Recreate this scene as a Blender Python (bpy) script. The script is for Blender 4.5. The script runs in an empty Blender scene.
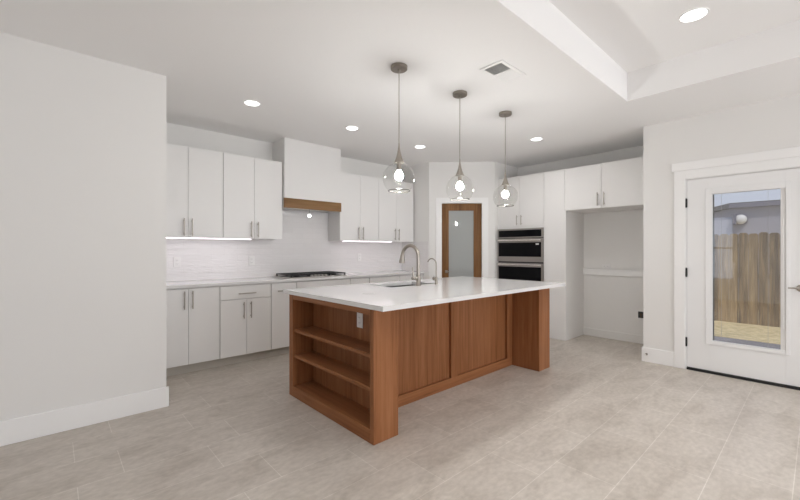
import bpy, bmesh, math, random
from mathutils import Vector, Matrix
PI = math.pi
S = bpy.context.scene
COL = S.collection

# ------------------------------------------------------------------ camera
cam_d = bpy.data.cameras.new('camera')
cam = bpy.data.objects.new('camera', cam_d)
COL.objects.link(cam)
cam.location = (0, 0, 1.30)
YAW = math.radians(47.69)
cam.rotation_euler = (PI / 2, 0, YAW - PI / 2)
cam_d.sensor_width = 36.0
cam_d.lens = 381.6 / 800 * 36.0
cam_d.clip_start = 0.05
cam_d.clip_end = 200
S.camera = cam

# ------------------------------------------------------------------ view
S.view_settings.view_transform = 'Standard'
S.view_settings.look = 'None'
S.view_settings.gamma = 1.0
S.view_settings.use_curve_mapping = False
S.view_settings.exposure = 0.09
try:
    S.cycles.max_bounces = 10
    S.cycles.diffuse_bounces = 6
    S.cycles.transparent_max_bounces = 16
    S.cycles.sample_clamp_indirect = 6.0
    S.cycles.caustics_reflective = False
    S.cycles.caustics_refractive = False
except Exception:
    pass

# ------------------------------------------------------------------ world and daylight
W = bpy.data.worlds.new('sky')
S.world = W
W.use_nodes = True
nt = W.node_tree
nt.nodes.clear()
wo = nt.nodes.new('ShaderNodeOutputWorld')
bg = nt.nodes.new('ShaderNodeBackground')
tc_ = nt.nodes.new('ShaderNodeTexCoord')
sx_ = nt.nodes.new('ShaderNodeSeparateXYZ')
rp_ = nt.nodes.new('ShaderNodeValToRGB')
el = rp_.color_ramp.elements
el[0].position, el[0].color = 0.0, (0.60, 0.65, 0.76, 1)
el[1].position, el[1].color = 0.85, (0.30, 0.40, 0.62, 1)
el.new(0.12).color = (0.58, 0.63, 0.76, 1)
nt.links.new(tc_.outputs['Generated'], sx_.inputs[0])
nt.links.new(sx_.outputs['Z'], rp_.inputs[0])
bg.inputs['Strength'].default_value = 0.92
nt.links.new(rp_.outputs[0], bg.inputs[0])
nt.links.new(bg.outputs[0], wo.inputs[0])

sun_d = bpy.data.lights.new('sun', 'SUN')
sun_d.energy = 2.0
sun_d.angle = math.radians(2.0)
sun_d.color = (1.0, 0.95, 0.87)
sun = bpy.data.objects.new('sun', sun_d)
COL.objects.link(sun)
sun.rotation_euler = Vector((0.42, 0.35, -0.9)).to_track_quat('-Z', 'Y').to_euler()


def area(name, loc, direction, sx, sy, power, color=(1, 1, 1), shape='RECTANGLE', spread=180):
    d = bpy.data.lights.new(name, 'AREA')
    d.shape = shape
    d.size = sx
    if shape in ('RECTANGLE', 'ELLIPSE'):
        d.size_y = sy
    d.energy = power
    d.color = color
    d.spread = math.radians(spread)
    o = bpy.data.objects.new(name, d)
    COL.objects.link(o)
    o.location = loc
    o.rotation_euler = Vector(direction).to_track_quat('-Z', 'Y').to_euler()
    return o


# area lights added outside the unseen living-room windows, standing in for daylight
DAY = (0.97, 0.99, 1.025)
area('window_daylight', (0.90, -4.72, 1.35), (0, 1, 0.5), 1.4, 2.0, 50, DAY)
area('window_daylight', (2.60, -4.72, 1.35), (0, 1, 0.5), 1.4, 2.0, 50, DAY)
area('window_daylight', (4.30, -4.72, 1.35), (0, 1, 0.5), 1.4, 2.0, 50, DAY)
area('window_daylight', (-2.82, 2.30, 1.35), (1, 0, 0.5), 1.7, 1.7, 3, DAY)
area('window_daylight', (5.36, -2.35, 1.25), (-1, 0, 0.5), 2.5, 2.1, 9, DAY)  # added light from the right, through an unseen window

# ------------------------------------------------------------------ materials


def mat(name, color, rough=0.5, metal=0.0, spec=0.5, emit=None, estr=0.0, coat=0.0):
    m = bpy.data.materials.new(name)
    m.use_nodes = True
    b = m.node_tree.nodes['Principled BSDF']
    b.inputs['Base Color'].default_value = (*color, 1)
    b.inputs['Roughness'].default_value = rough
    b.inputs['Metallic'].default_value = metal
    b.inputs['Specular IOR Level'].default_value = spec
    if coat:
        b.inputs['Coat Weight'].default_value = coat
        b.inputs['Coat Roughness'].default_value = 0.05
    if emit:
        b.inputs['Emission Color'].default_value = (*emit, 1)
        b.inputs['Emission Strength'].default_value = estr
    return m


def nodes(m):
    return m.node_tree.nodes, m.node_tree.links, m.node_tree.nodes['Principled BSDF']


def coords(N, L, kind='Object', scale=(1, 1, 1), loc=(0, 0, 0), rot=(0, 0, 0)):
    t = N.new('ShaderNodeTexCoord')
    mp = N.new('ShaderNodeMapping')
    mp.inputs['Scale'].default_value = scale
    mp.inputs['Location'].default_value = loc
    mp.inputs['Rotation'].default_value = rot
    L.new(t.outputs[kind], mp.inputs[0])
    return mp.outputs[0]


def ramp(N, L, src, stops):
    r = N.new('ShaderNodeValToRGB')
    while len(r.color_ramp.elements) < len(stops):
        r.color_ramp.elements.new(0.5)
    for e, (p, c) in zip(r.color_ramp.elements, stops):
        e.position = p
        e.color = (*c, 1)
    L.new(src, r.inputs[0])
    return r.outputs[0]


def bump(N, L, b, src, strength, dist):
    n = N.new('ShaderNodeBump')
    n.inputs['Strength'].default_value = strength
    n.inputs['Distance'].default_value = dist
    L.new(src, n.inputs['Height'])
    L.new(n.outputs[0], b.inputs['Normal'])


def paint(name, c, rough=0.6, texture=0.15):
    m = mat(name, c, rough, spec=0.3)
    N, L, b = nodes(m)
    v = coords(N, L, 'Object')
    n = N.new('ShaderNodeTexNoise')
    n.inputs['Scale'].default_value = 90
    n.inputs['Detail'].default_value = 3
    L.new(v, n.inputs['Vector'])
    bump(N, L, b, n.outputs['Fac'], texture, 0.002)
    return m


def wood(name, dark, mid, light, axis='z', rough=0.38):
    m = mat(name, mid, rough, spec=0.16)
    N, L, b = nodes(m)
    sc = {'z': (26, 26, 1.1), 'x': (1.1, 26, 26), 'y': (26, 1.1, 26)}[axis]
    v = coords(N, L, 'Object', sc)
    n = N.new('ShaderNodeTexNoise')
    n.inputs['Scale'].default_value = 1.6
    n.inputs['Detail'].default_value = 7
    n.inputs['Roughness'].default_value = 0.62
    n.inputs['Distortion'].default_value = 0.5
    L.new(v, n.inputs['Vector'])
    v2 = coords(N, L, 'Object', tuple(x * 0.16 for x in sc))
    n2 = N.new('ShaderNodeTexNoise')
    n2.inputs['Scale'].default_value = 1.2
    n2.inputs['Detail'].default_value = 4
    n2.inputs['Distortion'].default_value = 1.0
    L.new(v2, n2.inputs['Vector'])
    mx = N.new('ShaderNodeMath')
    mx.operation = 'MULTIPLY_ADD'
    mx.inputs[1].default_value = 0.55
    L.new(n.outputs['Fac'], mx.inputs[0])
    mh = N.new('ShaderNodeMath')
    mh.operation = 'MULTIPLY'
    mh.inputs[1].default_value = 0.45
    L.new(n2.outputs['Fac'], mh.inputs[0])
    L.new(mh.outputs[0], mx.inputs[2])
    L.new(ramp(N, L, mx.outputs[0], [(0.30, dark), (0.5, mid), (0.70, light)]), b.inputs['Base Color'])
    bump(N, L, b, n.outputs['Fac'], 0.08, 0.001)
    return m


M = {}
M['wall'] = paint('wall paint', (0.80, 0.790, 0.772), 0.65)
M['ceil'] = paint('ceiling paint', (0.89, 0.882, 0.876), 0.75)
M['trim'] = paint('trim paint', (0.88, 0.876, 0.868), 0.38, 0.03)
M['cab'] = paint('cabinet lacquer', (0.81, 0.800, 0.788), 0.36, 0.02)
M['carcass'] = paint('cabinet carcass', (0.62, 0.61, 0.60), 0.5, 0.02)
M['toe'] = paint('toe kick paint', (0.50, 0.47, 0.42), 0.55, 0.03)  # white paint darkened and warmed to hold the toe-kick shade
M['door'] = paint('door paint', (0.845, 0.845, 0.843), 0.35, 0.03)
M['nickel'] = mat('brushed nickel', (0.40, 0.365, 0.325), 0.30, 1.0)
M['darknickel'] = mat('pendant canopy metal', (0.30, 0.27, 0.235), 0.35, 1.0)
M['satin'] = mat('satin steel pulls', (0.50, 0.46, 0.42), 0.35, 1.0)
M['steel'] = mat('stainless steel', (0.62, 0.59, 0.56), 0.28, 1.0)
M['ovensteel'] = mat('brushed oven steel', (0.40, 0.375, 0.35), 0.34, 1.0)
M['bright'] = mat('polished handle steel', (0.78, 0.75, 0.72), 0.22, 1.0)
M['sinksteel'] = mat('dull sink steel', (0.26, 0.255, 0.25), 0.35, 1.0)
M['black'] = mat('black iron', (0.012, 0.012, 0.013), 0.5)
M['blackglass'] = mat('black oven glass', (0.004, 0.004, 0.005), 0.05, spec=0.12)
M['hinge'] = mat('black hinge metal', (0.02, 0.02, 0.02), 0.4, 0.4)
M['rubber'] = mat('black sweep', (0.01, 0.01, 0.01), 0.7)
M['plate'] = mat('white plastic', (0.82, 0.81, 0.80), 0.35)
M['slot'] = mat('dark slots', (0.05, 0.05, 0.05), 0.6)
M['grey'] = mat('grey plastic', (0.42, 0.42, 0.41), 0.5)
M['brass'] = mat('valve brass', (0.10, 0.065, 0.04), 0.5, 0.3)
M['island'] = wood('stained maple', (0.165, 0.060, 0.020), (0.280, 0.114, 0.047), (0.375, 0.166, 0.076), 'z')
M['islandh'] = wood('stained maple across', (0.165, 0.060, 0.020), (0.280, 0.114, 0.047), (0.375, 0.166, 0.076), 'y')
M['islandx'] = wood('stained maple along', (0.165, 0.060, 0.020), (0.280, 0.114, 0.047), (0.375, 0.166, 0.076), 'x')
M['alder'] = wood('knotty alder', (0.085, 0.036, 0.012), (0.18, 0.085, 0.030), (0.27, 0.14, 0.058), 'z')
M['alderx'] = wood('alder beam', (0.12, 0.060, 0.022), (0.225, 0.125, 0.055), (0.31, 0.185, 0.09), 'x')


def quartz():
    m = mat('white quartz', (0.77, 0.763, 0.758), 0.09, spec=0.5)
    N, L, b = nodes(m)
    v = coords(N, L, 'Object', (1.2, 1.2, 1.2))
    n = N.new('ShaderNodeTexNoise')
    n.inputs['Scale'].default_value = 2.0
    n.inputs['Detail'].default_value = 8
    n.inputs['Distortion'].default_value = 1.4
    L.new(v, n.inputs['Vector'])
    L.new(ramp(N, L, n.outputs['Fac'], [(0.35, (0.762, 0.755, 0.750)), (0.5, (0.77, 0.763, 0.758)), (0.7, (0.775, 0.768, 0.763))]), b.inputs['Base Color'])
    return m


M['quartz'] = quartz()


def floor_tile():
    m = mat('stone look floor tile', (0.5, 0.45, 0.4), 0.42, spec=0.4)
    N, L, b = nodes(m)
    v = coords(N, L, 'Object', (1, 1, 1), (-0.10, -0.095 + 0.33 * 40, 0))
    br = N.new('ShaderNodeTexBrick')
    br.offset = 0.68
    br.offset_frequency = 2
    br.squash = 1.0
    br.inputs['Scale'].default_value = 1.0
    br.inputs['Brick Width'].default_value = 0.66
    br.inputs['Row Height'].default_value = 0.33
    br.inputs['Mortar Size'].default_value = 0.0023
    br.inputs['Mortar Smooth'].default_value = 0.3
    br.inputs['Bias'].default_value = 0.0
    br.inputs['Color1'].default_value = (0.508, 0.462, 0.414, 1)
    br.inputs['Color2'].default_value = (0.545, 0.500, 0.452, 1)
    br.inputs['Mortar'].default_value = (0.655, 0.615, 0.57, 1)
    L.new(v, br.inputs['Vector'])
    v2 = coords(N, L, 'Object', (1.6, 3.4, 1))
    n = N.new('ShaderNodeTexNoise')
    n.inputs['Scale'].default_value = 1.7
    n.inputs['Detail'].default_value = 9
    n.inputs['Roughness'].default_value = 0.65
    n.inputs['Distortion'].default_value = 0.7
    L.new(v2, n.inputs['Vector'])
    c = ramp(N, L, n.outputs['Fac'], [(0.30, (0.80, 0.78, 0.75)), (0.52, (1.0, 0.995, 0.985)), (0.75, (1.10, 1.10, 1.10))])
    v3 = coords(N, L, 'Object', (9, 14, 1))
    n3 = N.new('ShaderNodeTexNoise')
    n3.inputs['Scale'].default_value = 2.5
    n3.inputs['Detail'].default_value = 6
    L.new(v3, n3.inputs['Vector'])
    c3 = ramp(N, L, n3.outputs['Fac'], [(0.3, (0.90, 0.893, 0.885)), (0.7, (1.08, 1.08, 1.08))])
    mx = N.new('ShaderNodeMix')
    mx.data_type = 'RGBA'
    mx.blend_type = 'MULTIPLY'
    mx.inputs['Factor'].default_value = 1.0
    L.new(br.outputs['Color'], mx.inputs['A'])
    L.new(c, mx.inputs['B'])
    mx2 = N.new('ShaderNodeMix')
    mx2.data_type = 'RGBA'
    mx2.blend_type = 'MULTIPLY'
    mx2.inputs['Factor'].default_value = 1.0
    L.new(mx.outputs['Result'], mx2.inputs['A'])
    L.new(c3, mx2.inputs['B'])
    L.new(mx2.outputs['Result'], b.inputs['Base Color'])
    return m


M['floor'] = floor_tile()


def wavy_tile():
    m = mat('wavy white tile', (0.82, 0.80, 0.80), 0.16, spec=0.5)
    N, L, b = nodes(m)
    v = coords(N, L, 'Object')
    sp = N.new('ShaderNodeSeparateXYZ')
    L.new(v, sp.inputs[0])
    ad = N.new('ShaderNodeMath')
    ad.operation = 'SUBTRACT'
    L.new(sp.outputs['X'], ad.inputs[0])
    L.new(sp.outputs['Y'], ad.inputs[1])
    cb = N.new('ShaderNodeCombineXYZ')
    L.new(ad.outputs[0], cb.inputs['X'])
    L.new(sp.outputs['Z'], cb.inputs['Y'])
    br = N.new('ShaderNodeTexBrick')
    br.offset = 0.5
    br.inputs['Scale'].default_value = 1.0
    br.inputs['Brick Width'].default_value = 0.305
    br.inputs['Row Height'].default_value = 0.075
    br.inputs['Mortar Size'].default_value = 0.0014
    br.inputs['Mortar Smooth'].default_value = 0.4
    br.inputs['Color1'].default_value = (0.81, 0.79, 0.788, 1)
    br.inputs['Color2'].default_value = (0.785, 0.765, 0.762, 1)
    br.inputs['Mortar'].default_value = (0.74, 0.725, 0.722, 1)
    L.new(cb.outputs[0], br.inputs['Vector'])
    L.new(br.outputs['Color'], b.inputs['Base Color'])
    mp = N.new('ShaderNodeMapping')
    mp.inputs['Scale'].default_value = (7, 32, 1)
    L.new(cb.outputs[0], mp.inputs[0])
    n = N.new('ShaderNodeTexNoise')
    n.inputs['Scale'].default_value = 1.0
    n.inputs['Detail'].default_value = 2.5
    n.inputs['Distortion'].default_value = 0.8
    L.new(mp.outputs[0], n.inputs['Vector'])
    sb = N.new('ShaderNodeMath')
    sb.operation = 'MULTIPLY_ADD'
    sb.inputs[1].default_value = -0.25
    L.new(br.outputs['Fac'], sb.inputs[0])
    L.new(n.outputs['Fac'], sb.inputs[2])
    bump(N, L, b, sb.outputs[0], 0.38, 0.010)
    return m


M['tile'] = wavy_tile()


def clear_glass(name, base=0.03, edge=0.75, tint=(1, 1, 1), power=4.0):
    m = bpy.data.materials.new(name)
    m.use_nodes = True
    N, L = m.node_tree.nodes, m.node_tree.links
    N.clear()
    o = N.new('ShaderNodeOutputMaterial')
    t = N.new('ShaderNodeBsdfTransparent')
    t.inputs[0].default_value = (*tint, 1)
    g = N.new('ShaderNodeBsdfGlossy')
    g.inputs['Roughness'].default_value = 0.01
    g.inputs['Color'].default_value = (1, 1, 1, 1)
    lw = N.new('ShaderNodeLayerWeight')
    lw.inputs['Blend'].default_value = 0.5
    p = N.new('ShaderNodeMath')
    p.operation = 'POWER'
    p.inputs[1].default_value = power
    L.new(lw.outputs['Facing'], p.inputs[0])
    ma = N.new('ShaderNodeMath')
    ma.operation = 'MULTIPLY_ADD'
    ma.inputs[1].default_value = edge
    ma.inputs[2].default_value = base
    L.new(p.outputs[0], ma.inputs[0])
    mx = N.new('ShaderNodeMixShader')
    L.new(ma.outputs[0], mx.inputs[0])
    L.new(t.outputs[0], mx.inputs[1])
    L.new(g.outputs[0], mx.inputs[2])
    L.new(mx.outputs[0], o.inputs[0])
    return m


M['globe'] = clear_glass('clear globe glass', 0.001, 0.28, (0.975, 0.975, 0.972), 3.0)
M['rim'] = mat('polished glass rim', (0.30, 0.28, 0.25), 0.08, 0.6)
M['pane'] = clear_glass('door pane glass', 0.11, 0.6, (0.97, 0.975, 0.975), 4.0)
M['frost'] = mat('frosted pantry glass', (0.37, 0.385, 0.375), 0.03, spec=0.5)
M['bulb'] = mat('lit bulb', (1, 1, 1), 0.4, emit=(0.99, 0.985, 0.965), estr=200.0)
M['led'] = mat('lit downlight lens', (1, 1, 1), 0.4, emit=(1, 0.99, 0.97), estr=5.0)
M['strip'] = mat('lit strip lens', (1, 1, 1), 0.4, emit=(1.0, 0.875, 0.955), estr=3.1)
M['puck'] = mat('lit hood lens', (1, 1, 1), 0.4, emit=(1, 0.98, 0.95), estr=6.0)


def fence_mat():
    m = mat('weathered cedar', (0.3, 0.2, 0.12), 0.8)
    N, L, b = nodes(m)
    v = coords(N, L, 'Object', (1, 1, 1))
    sp = N.new('ShaderNodeSeparateXYZ')
    L.new(v, sp.inputs[0])
    fl = N.new('ShaderNodeMath')
    fl.operation = 'MULTIPLY'
    fl.inputs[1].default_value = 1 / 0.145
    L.new(sp.outputs['Y'], fl.inputs[0])
    ff = N.new('ShaderNodeMath')
    ff.operation = 'FLOOR'
    L.new(fl.outputs[0], ff.inputs[0])
    wn = N.new('ShaderNodeTexWhiteNoise')
    wn.noise_dimensions = '1D'
    L.new(ff.outputs[0], wn.inputs['W'])
    v2 = coords(N, L, 'Object', (14, 14, 0.9))
    n = N.new('ShaderNodeTexNoise')
    n.inputs['Scale'].default_value = 1.5
    n.inputs['Detail'].default_value = 7
    n.inputs['Distortion'].default_value = 0.8
    L.new(v2, n.inputs['Vector'])
    ad = N.new('ShaderNodeMath')
    ad.operation = 'MULTIPLY_ADD'
    ad.inputs[1].default_value = 0.32
    L.new(wn.outputs['Value'], ad.inputs[0])
    L.new(n.outputs['Fac'], ad.inputs[2])
    L.new(ramp(N, L, ad.outputs[0], [(0.38, (0.09, 0.055, 0.022)), (0.62, (0.25, 0.165, 0.075)), (0.92, (0.44, 0.31, 0.155))]), b.inputs['Base Color'])
    return m


M['fence'] = fence_mat()


def ground_mat(name, c1, c2, scale):
    m = mat(name, c1, 0.9)
    N, L, b = nodes(m)
    v = coords(N, L, 'Object', (scale, scale, scale))
    n = N.new('ShaderNodeTexNoise')
    n.inputs['Scale'].default_value = 1.0
    n.inputs['Detail'].default_value = 9
    L.new(v, n.inputs['Vector'])
    L.new(ramp(N, L, n.outputs['Fac'], [(0.35, c1), (0.65, c2)]), b.inputs['Base Color'])
    return m


M['sand'] = ground_mat('dry yellow lawn', (0.50, 0.40, 0.21), (0.74, 0.61, 0.35), 9)
M['patio'] = ground_mat('grey patio concrete', (0.17, 0.165, 0.19), (0.22, 0.215, 0.245), 5)


def siding():
    m = mat('grey lap siding', (0.40, 0.39, 0.45), 0.7)
    N, L, b = nodes(m)
    v = coords(N, L, 'Object')
    w = N.new('ShaderNodeTexWave')
    w.wave_type = 'BANDS'
    w.bands_direction = 'Z'
    w.wave_profile = 'SAW'
    w.inputs['Scale'].default_value = 1 / 0.18 * 0.159
    w.inputs['Distortion'].default_value = 0
    L.new(v, w.inputs['Vector'])
    bump(N, L, b, w.outputs['Fac'], 0.4, 0.01)
    return m


M['siding'] = siding()
M['fascia'] = mat('grey fascia board', (0.20, 0.195, 0.25), 0.6)
M['roofing'] = mat('grey roof shingles', (0.15, 0.15, 0.16), 0.9)

# ------------------------------------------------------------------ mesh helpers


def BM():
    return bmesh.new()


def box(bm, x0, x1, y0, y1, z0, z1, bev=0.0, seg=2):
    x0, x1 = min(x0, x1), max(x0, x1)
    y0, y1 = min(y0, y1), max(y0, y1)
    z0, z1 = min(z0, z1), max(z0, z1)
    r = bmesh.ops.create_cube(bm, size=1.0)
    vs = r['verts']
    for v in vs:
        v.co = Vector(((x0 + x1) / 2 + v.co.x * (x1 - x0), (y0 + y1) / 2 + v.co.y * (y1 - y0), (z0 + z1) / 2 + v.co.z * (z1 - z0)))
    if bev > 0:
        es = list({e for v in vs for e in v.link_edges})
        bmesh.ops.bevel(bm, geom=es, offset=min(bev, 0.45 * min(x1 - x0, y1 - y0, z1 - z0)), segments=seg, profile=0.5, affect='EDGES')
    return bm


def lathe(bm, prof, cx, cy, seg=32, M4=None, close_top=True, close_bottom=True, smooth=True):
    """prof: list of (r, z); revolved about the vertical through (cx, cy)."""
    rings = []
    for r, z in prof:
        ring = []
        for i in range(seg):
            a = 2 * PI * i / seg
            p = Vector((cx + r * math.cos(a), cy + r * math.sin(a), z))
            if M4:
                p = M4 @ p
            ring.append(bm.verts.new(p))
        rings.append(ring)
    for a, b in zip(rings, rings[1:]):
        for i in range(seg):
            f = bm.faces.new((a[i], a[(i + 1) % seg], b[(i + 1) % seg], b[i]))
            f.smooth = smooth
    if close_bottom:
        bm.faces.new(list(reversed(rings[0])))
    if close_top:
        bm.faces.new(rings[-1])
    return bm


def tube(bm, pts, rad, seg=12, cap=True):
    """sweep a circle along the points; rad a number or a list."""
    pts = [Vector(p) for p in pts]
    n = len(pts)
    rs = rad if isinstance(rad, (list, tuple)) else [rad] * n
    t0 = (pts[1] - pts[0]).normalized()
    up = Vector((0, 0, 1)) if abs(t0.z) < 0.9 else Vector((1, 0, 0))
    side = t0.cross(up).normalized()
    rings = []
    for i, p in enumerate(pts):
        if i == 0:
            t = pts[1] - pts[0]
        elif i == n - 1:
            t = pts[-1] - pts[-2]
        else:
            t = (pts[i + 1] - pts[i]).normalized() + (pts[i] - pts[i - 1]).normalized()
        t.normalize()
        side = (side - t * side.dot(t)).normalized()
        u = t.cross(side)
        rings.append([bm.verts.new(p + (side * math.cos(2 * PI * k / seg) + u * math.sin(2 * PI * k / seg)) * rs[i]) for k in range(seg)])
    for a, b in zip(rings, rings[1:]):
        for i in range(seg):
            f = bm.faces.new((a[i], a[(i + 1) % seg], b[(i + 1) % seg], b[i]))
            f.smooth = True
    if cap:
        bm.faces.new(list(reversed(rings[0])))
        bm.faces.new(rings[-1])
    return bm


def prism(bm, poly, z0, z1):
    lo = [bm.verts.new((x, y, z0)) for x, y in poly]
    hi = [bm.verts.new((x, y, z1)) for x, y in poly]
    n = len(poly)
    bm.faces.new(list(reversed(lo)))
    bm.faces.new(hi)
    for i in range(n):
        bm.faces.new((lo[i], lo[(i + 1) % n], hi[(i + 1) % n], hi[i]))
    return bm


def finish(bm, name, m):
    bmesh.ops.recalc_face_normals(bm, faces=bm.faces)
    for e in bm.edges:
        if len(e.link_faces) == 2 and e.calc_face_angle(0) > math.radians(40):
            e.smooth = False
    me = bpy.data.meshes.new(name)
    bm.to_mesh(me)
    bm.free()
    if m:
        me.materials.append(m)
    return me


def tag(o, label=None, cat=None, group=None, kind=None):
    if label:
        o['label'] = label
    if cat:
        o['category'] = cat
    if group:
        o['group'] = group
    if kind:
        o['kind'] = kind
    return o


def root_loc(o):
    while o.parent:
        o = o.parent
    return o.location


def part(name, bm, m, parent, local=False, label=None):
    """a child mesh; bm is in world coordinates unless local"""
    if not local:
        bmesh.ops.translate(bm, verts=bm.verts, vec=-Vector(root_loc(parent)))
    o = bpy.data.objects.new(name, finish(bm, name, m))
    COL.objects.link(o)
    o.parent = parent
    if label:
        o['label'] = label
    return o


def thing(name, label, cat, loc=(0, 0, 0), rz=0.0, group=None):
    o = bpy.data.objects.new(name, None)
    COL.objects.link(o)
    o.empty_display_size = 0.1
    o.location = loc
    o.rotation_euler = (0, 0, rz)
    return tag(o, label, cat, group)


def solo(name, bm, m, label, cat, group=None):
    """a thing that is one mesh, origin at its base"""
    xs = [v.co.x for v in bm.verts]
    ys = [v.co.y for v in bm.verts]
    zs = [v.co.z for v in bm.verts]
    c = Vector(((min(xs) + max(xs)) / 2, (min(ys) + max(ys)) / 2, min(zs)))
    bmesh.ops.translate(bm, verts=bm.verts, vec=-c)
    o = bpy.data.objects.new(name, finish(bm, name, m))
    COL.objects.link(o)
    o.location = c
    return tag(o, label, cat, group)


def struct(name, bm, m, label=None, cat=None):
    o = bpy.data.objects.new(name, finish(bm, name, m))
    COL.objects.link(o)
    return tag(o, label, cat, None, 'structure')


def struct_root(name, label, cat, loc=(0, 0, 0), rz=0.0):
    o = thing(name, label, cat, loc, rz)
    o['kind'] = 'structure'
    return o


def copy_tree(o, loc=None, parent=None):
    c = o.copy()
    COL.objects.link(c)
    c.parent = parent
    if loc is not None:
        c.location = loc
    for ch in list(o.children):
        copy_tree(ch, None, c)
    return c


# ================================================================== THE SETTING
CEIL, TRAY = 2.745, 3.02
HW = 4.98            # hood wall
LW = 3.655           # left wall
RW = 5.12            # door wall
AW = 6.04            # alcove and oven wall
DL, DR = (4.575, 4.315), (5.345, 3.567)   # corners of the diagonal pantry wall

bm = BM()
box(bm, -2.75, 5.27, -4.65, 5.10, -0.10, 0)
box(bm, 5.27, 6.16, 1.267, 5.10, -0.10, 0)
struct('floor', bm, M['floor'], 'beige stone-look floor tiles laid in a running bond', 'floor')

bm = BM()
box(bm, -2.75, 6.16, 1.255, 5.10, CEIL, 3.14)
box(bm, -2.75, 6.16, -4.65, -3.5, CEIL, 3.14)
box(bm, -2.75, -1.6, -3.5, 1.255, CEIL, 3.14)
box(bm, 4.127, 6.16, -3.5, 1.255, CEIL, 3.14)
box(bm, -1.6, 4.127, -3.5, 1.255, TRAY, 3.14)
struct('ceiling', bm, M['ceil'], 'white ceiling with a raised tray over the living area', 'ceiling')

bm = BM()
prism(bm, [(-2.75, LW), (0.70, LW), (0.70, 5.10), (0.58, 5.10), (0.58, LW + 0.13), (-2.75, LW + 0.13)], 0, CEIL)
struct('wall_left', bm, M['wall'], 'plain white wall on the left side', 'wall')
bm = BM()
box(bm, 0.70, 6.04, HW, 5.10, 0, CEIL)
struct('wall_back', bm, M['wall'], 'white kitchen wall behind the hood', 'wall')
bm = BM()
box(bm, AW, 6.16, 1.267, 5.10, 0, CEIL)
struct('wall_alcove', bm, M['wall'], 'white wall behind the ovens and the empty refrigerator alcove', 'wall')
bm = BM()
box(bm, RW, 5.27, 0.985, 1.387, 0, CEIL)
box(bm, RW, 5.27, 0.043, 0.985, 2.072, CEIL)
box(bm, RW, 5.27, -1.1, 0.043, 0, CEIL)
box(bm, RW, 5.27, -3.6, -1.1, 0, 0.20)
box(bm, RW, 5.27, -3.6, -1.1, 2.30, CEIL)
box(bm, RW, 5.27, -4.65, -3.6, 0, CEIL)
box(bm, 5.27, AW, 1.267, 1.387, 0, CEIL)
struct('wall_right', bm, M['wall'], 'white wall around the glazed patio door', 'wall')

# diagonal pantry wall and its two short returns
dvec = Vector((DR[0] - DL[0], DR[1] - DL[1], 0))
DLEN = dvec.length
DANG = math.atan2(dvec.y, dvec.x)
DM = Matrix.Translation((DL[0], DL[1], 0)) @ Matrix.Rotation(DANG, 4, 'Z')   # local +y points away from the room
bm = BM()
box(bm, 0, 0.200, 0, 0.11, 0, CEIL)
box(bm, 0.866, DLEN, 0, 0.11, 0, CEIL)
box(bm, 0.200, 0.866, 0, 0.11, 2.07, CEIL)
bmesh.ops.transform(bm, matrix=DM, verts=bm.verts)
box(bm, DL[0], DL[0] + 0.10, DL[1], HW, 0, CEIL)
box(bm, DR[0], AW, DR[1], DR[1] + 0.10, 0, CEIL)
struct('wall_pantry', bm, M['wall'], 'white diagonal corner wall around the pantry door', 'wall')

# living-room walls behind the camera, with unseen windows laid out to light the room
bm = BM()
wx = [(0.20, 1.60), (1.90, 3.30), (3.60, 5.00)]
xs = [-2.75, 0.20, 1.60, 1.90, 3.30, 3.60, 5.00, 5.27]
for i in range(0, 8, 2):
    box(bm, xs[i], xs[i + 1], -4.65, -4.5, 0, CEIL)
for a, b in wx:
    box(bm, a, b, -4.65, -4.5, 0, 0.35)
    box(bm, a, b, -4.65, -4.5, 2.35, CEIL)
struct('wall_front', bm, M['wall'], 'white living room wall with three windows', 'wall')
bm = BM()
for y0, y1, z0, z1 in ((-4.5, -2.4, 0, CEIL), (-2.4, 1.45, 0, CEIL), (1.45, 3.15, 0, 0.5), (1.45, 3.15, 2.2, CEIL), (3.15, LW, 0, CEIL)):
    box(bm, -2.75, -2.6, y0, y1, z0, z1)
struct('wall_rear', bm, M['wall'], 'white living room wall with one window', 'wall')


def window(n, along, a0, a1, z0, z1, plane):
    bm = BM()
    t = 0.05
    segs = [(a0, a0 + t, z0, z1), (a1 - t, a1, z0, z1), (a0 + t, a1 - t, z0, z0 + t), (a0 + t, a1 - t, z1 - t, z1), (a0 + t, a1 - t, (z0 + z1) / 2 - 0.02, (z0 + z1) / 2 + 0.02)]
    for p, q, r, s in segs:
        if along == 'x':
            box(bm, p, q, plane, plane + 0.07, r, s)
        else:
            box(bm, plane, plane + 0.07, p, q, r, s)
    struct('window_%d' % n, bm, M['trim'], 'white framed living room window', 'window')


for i, (a, b) in enumerate(wx):
    window(i + 1, 'x', a, b, 0.35, 2.35, -4.6)
window(4, 'y', 1.45, 3.15, 0.5, 2.2, -2.7)
window(5, 'y', -3.6, -1.1, 0.20, 2.30, 5.15)  # unseen window added for more light from the right

# baseboards
BH = 0.165


def bb_profile(bm, x0, x1, y0, y1, h):
    box(bm, x0, x1, y0, y1, 0, h, 0.004)


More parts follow.
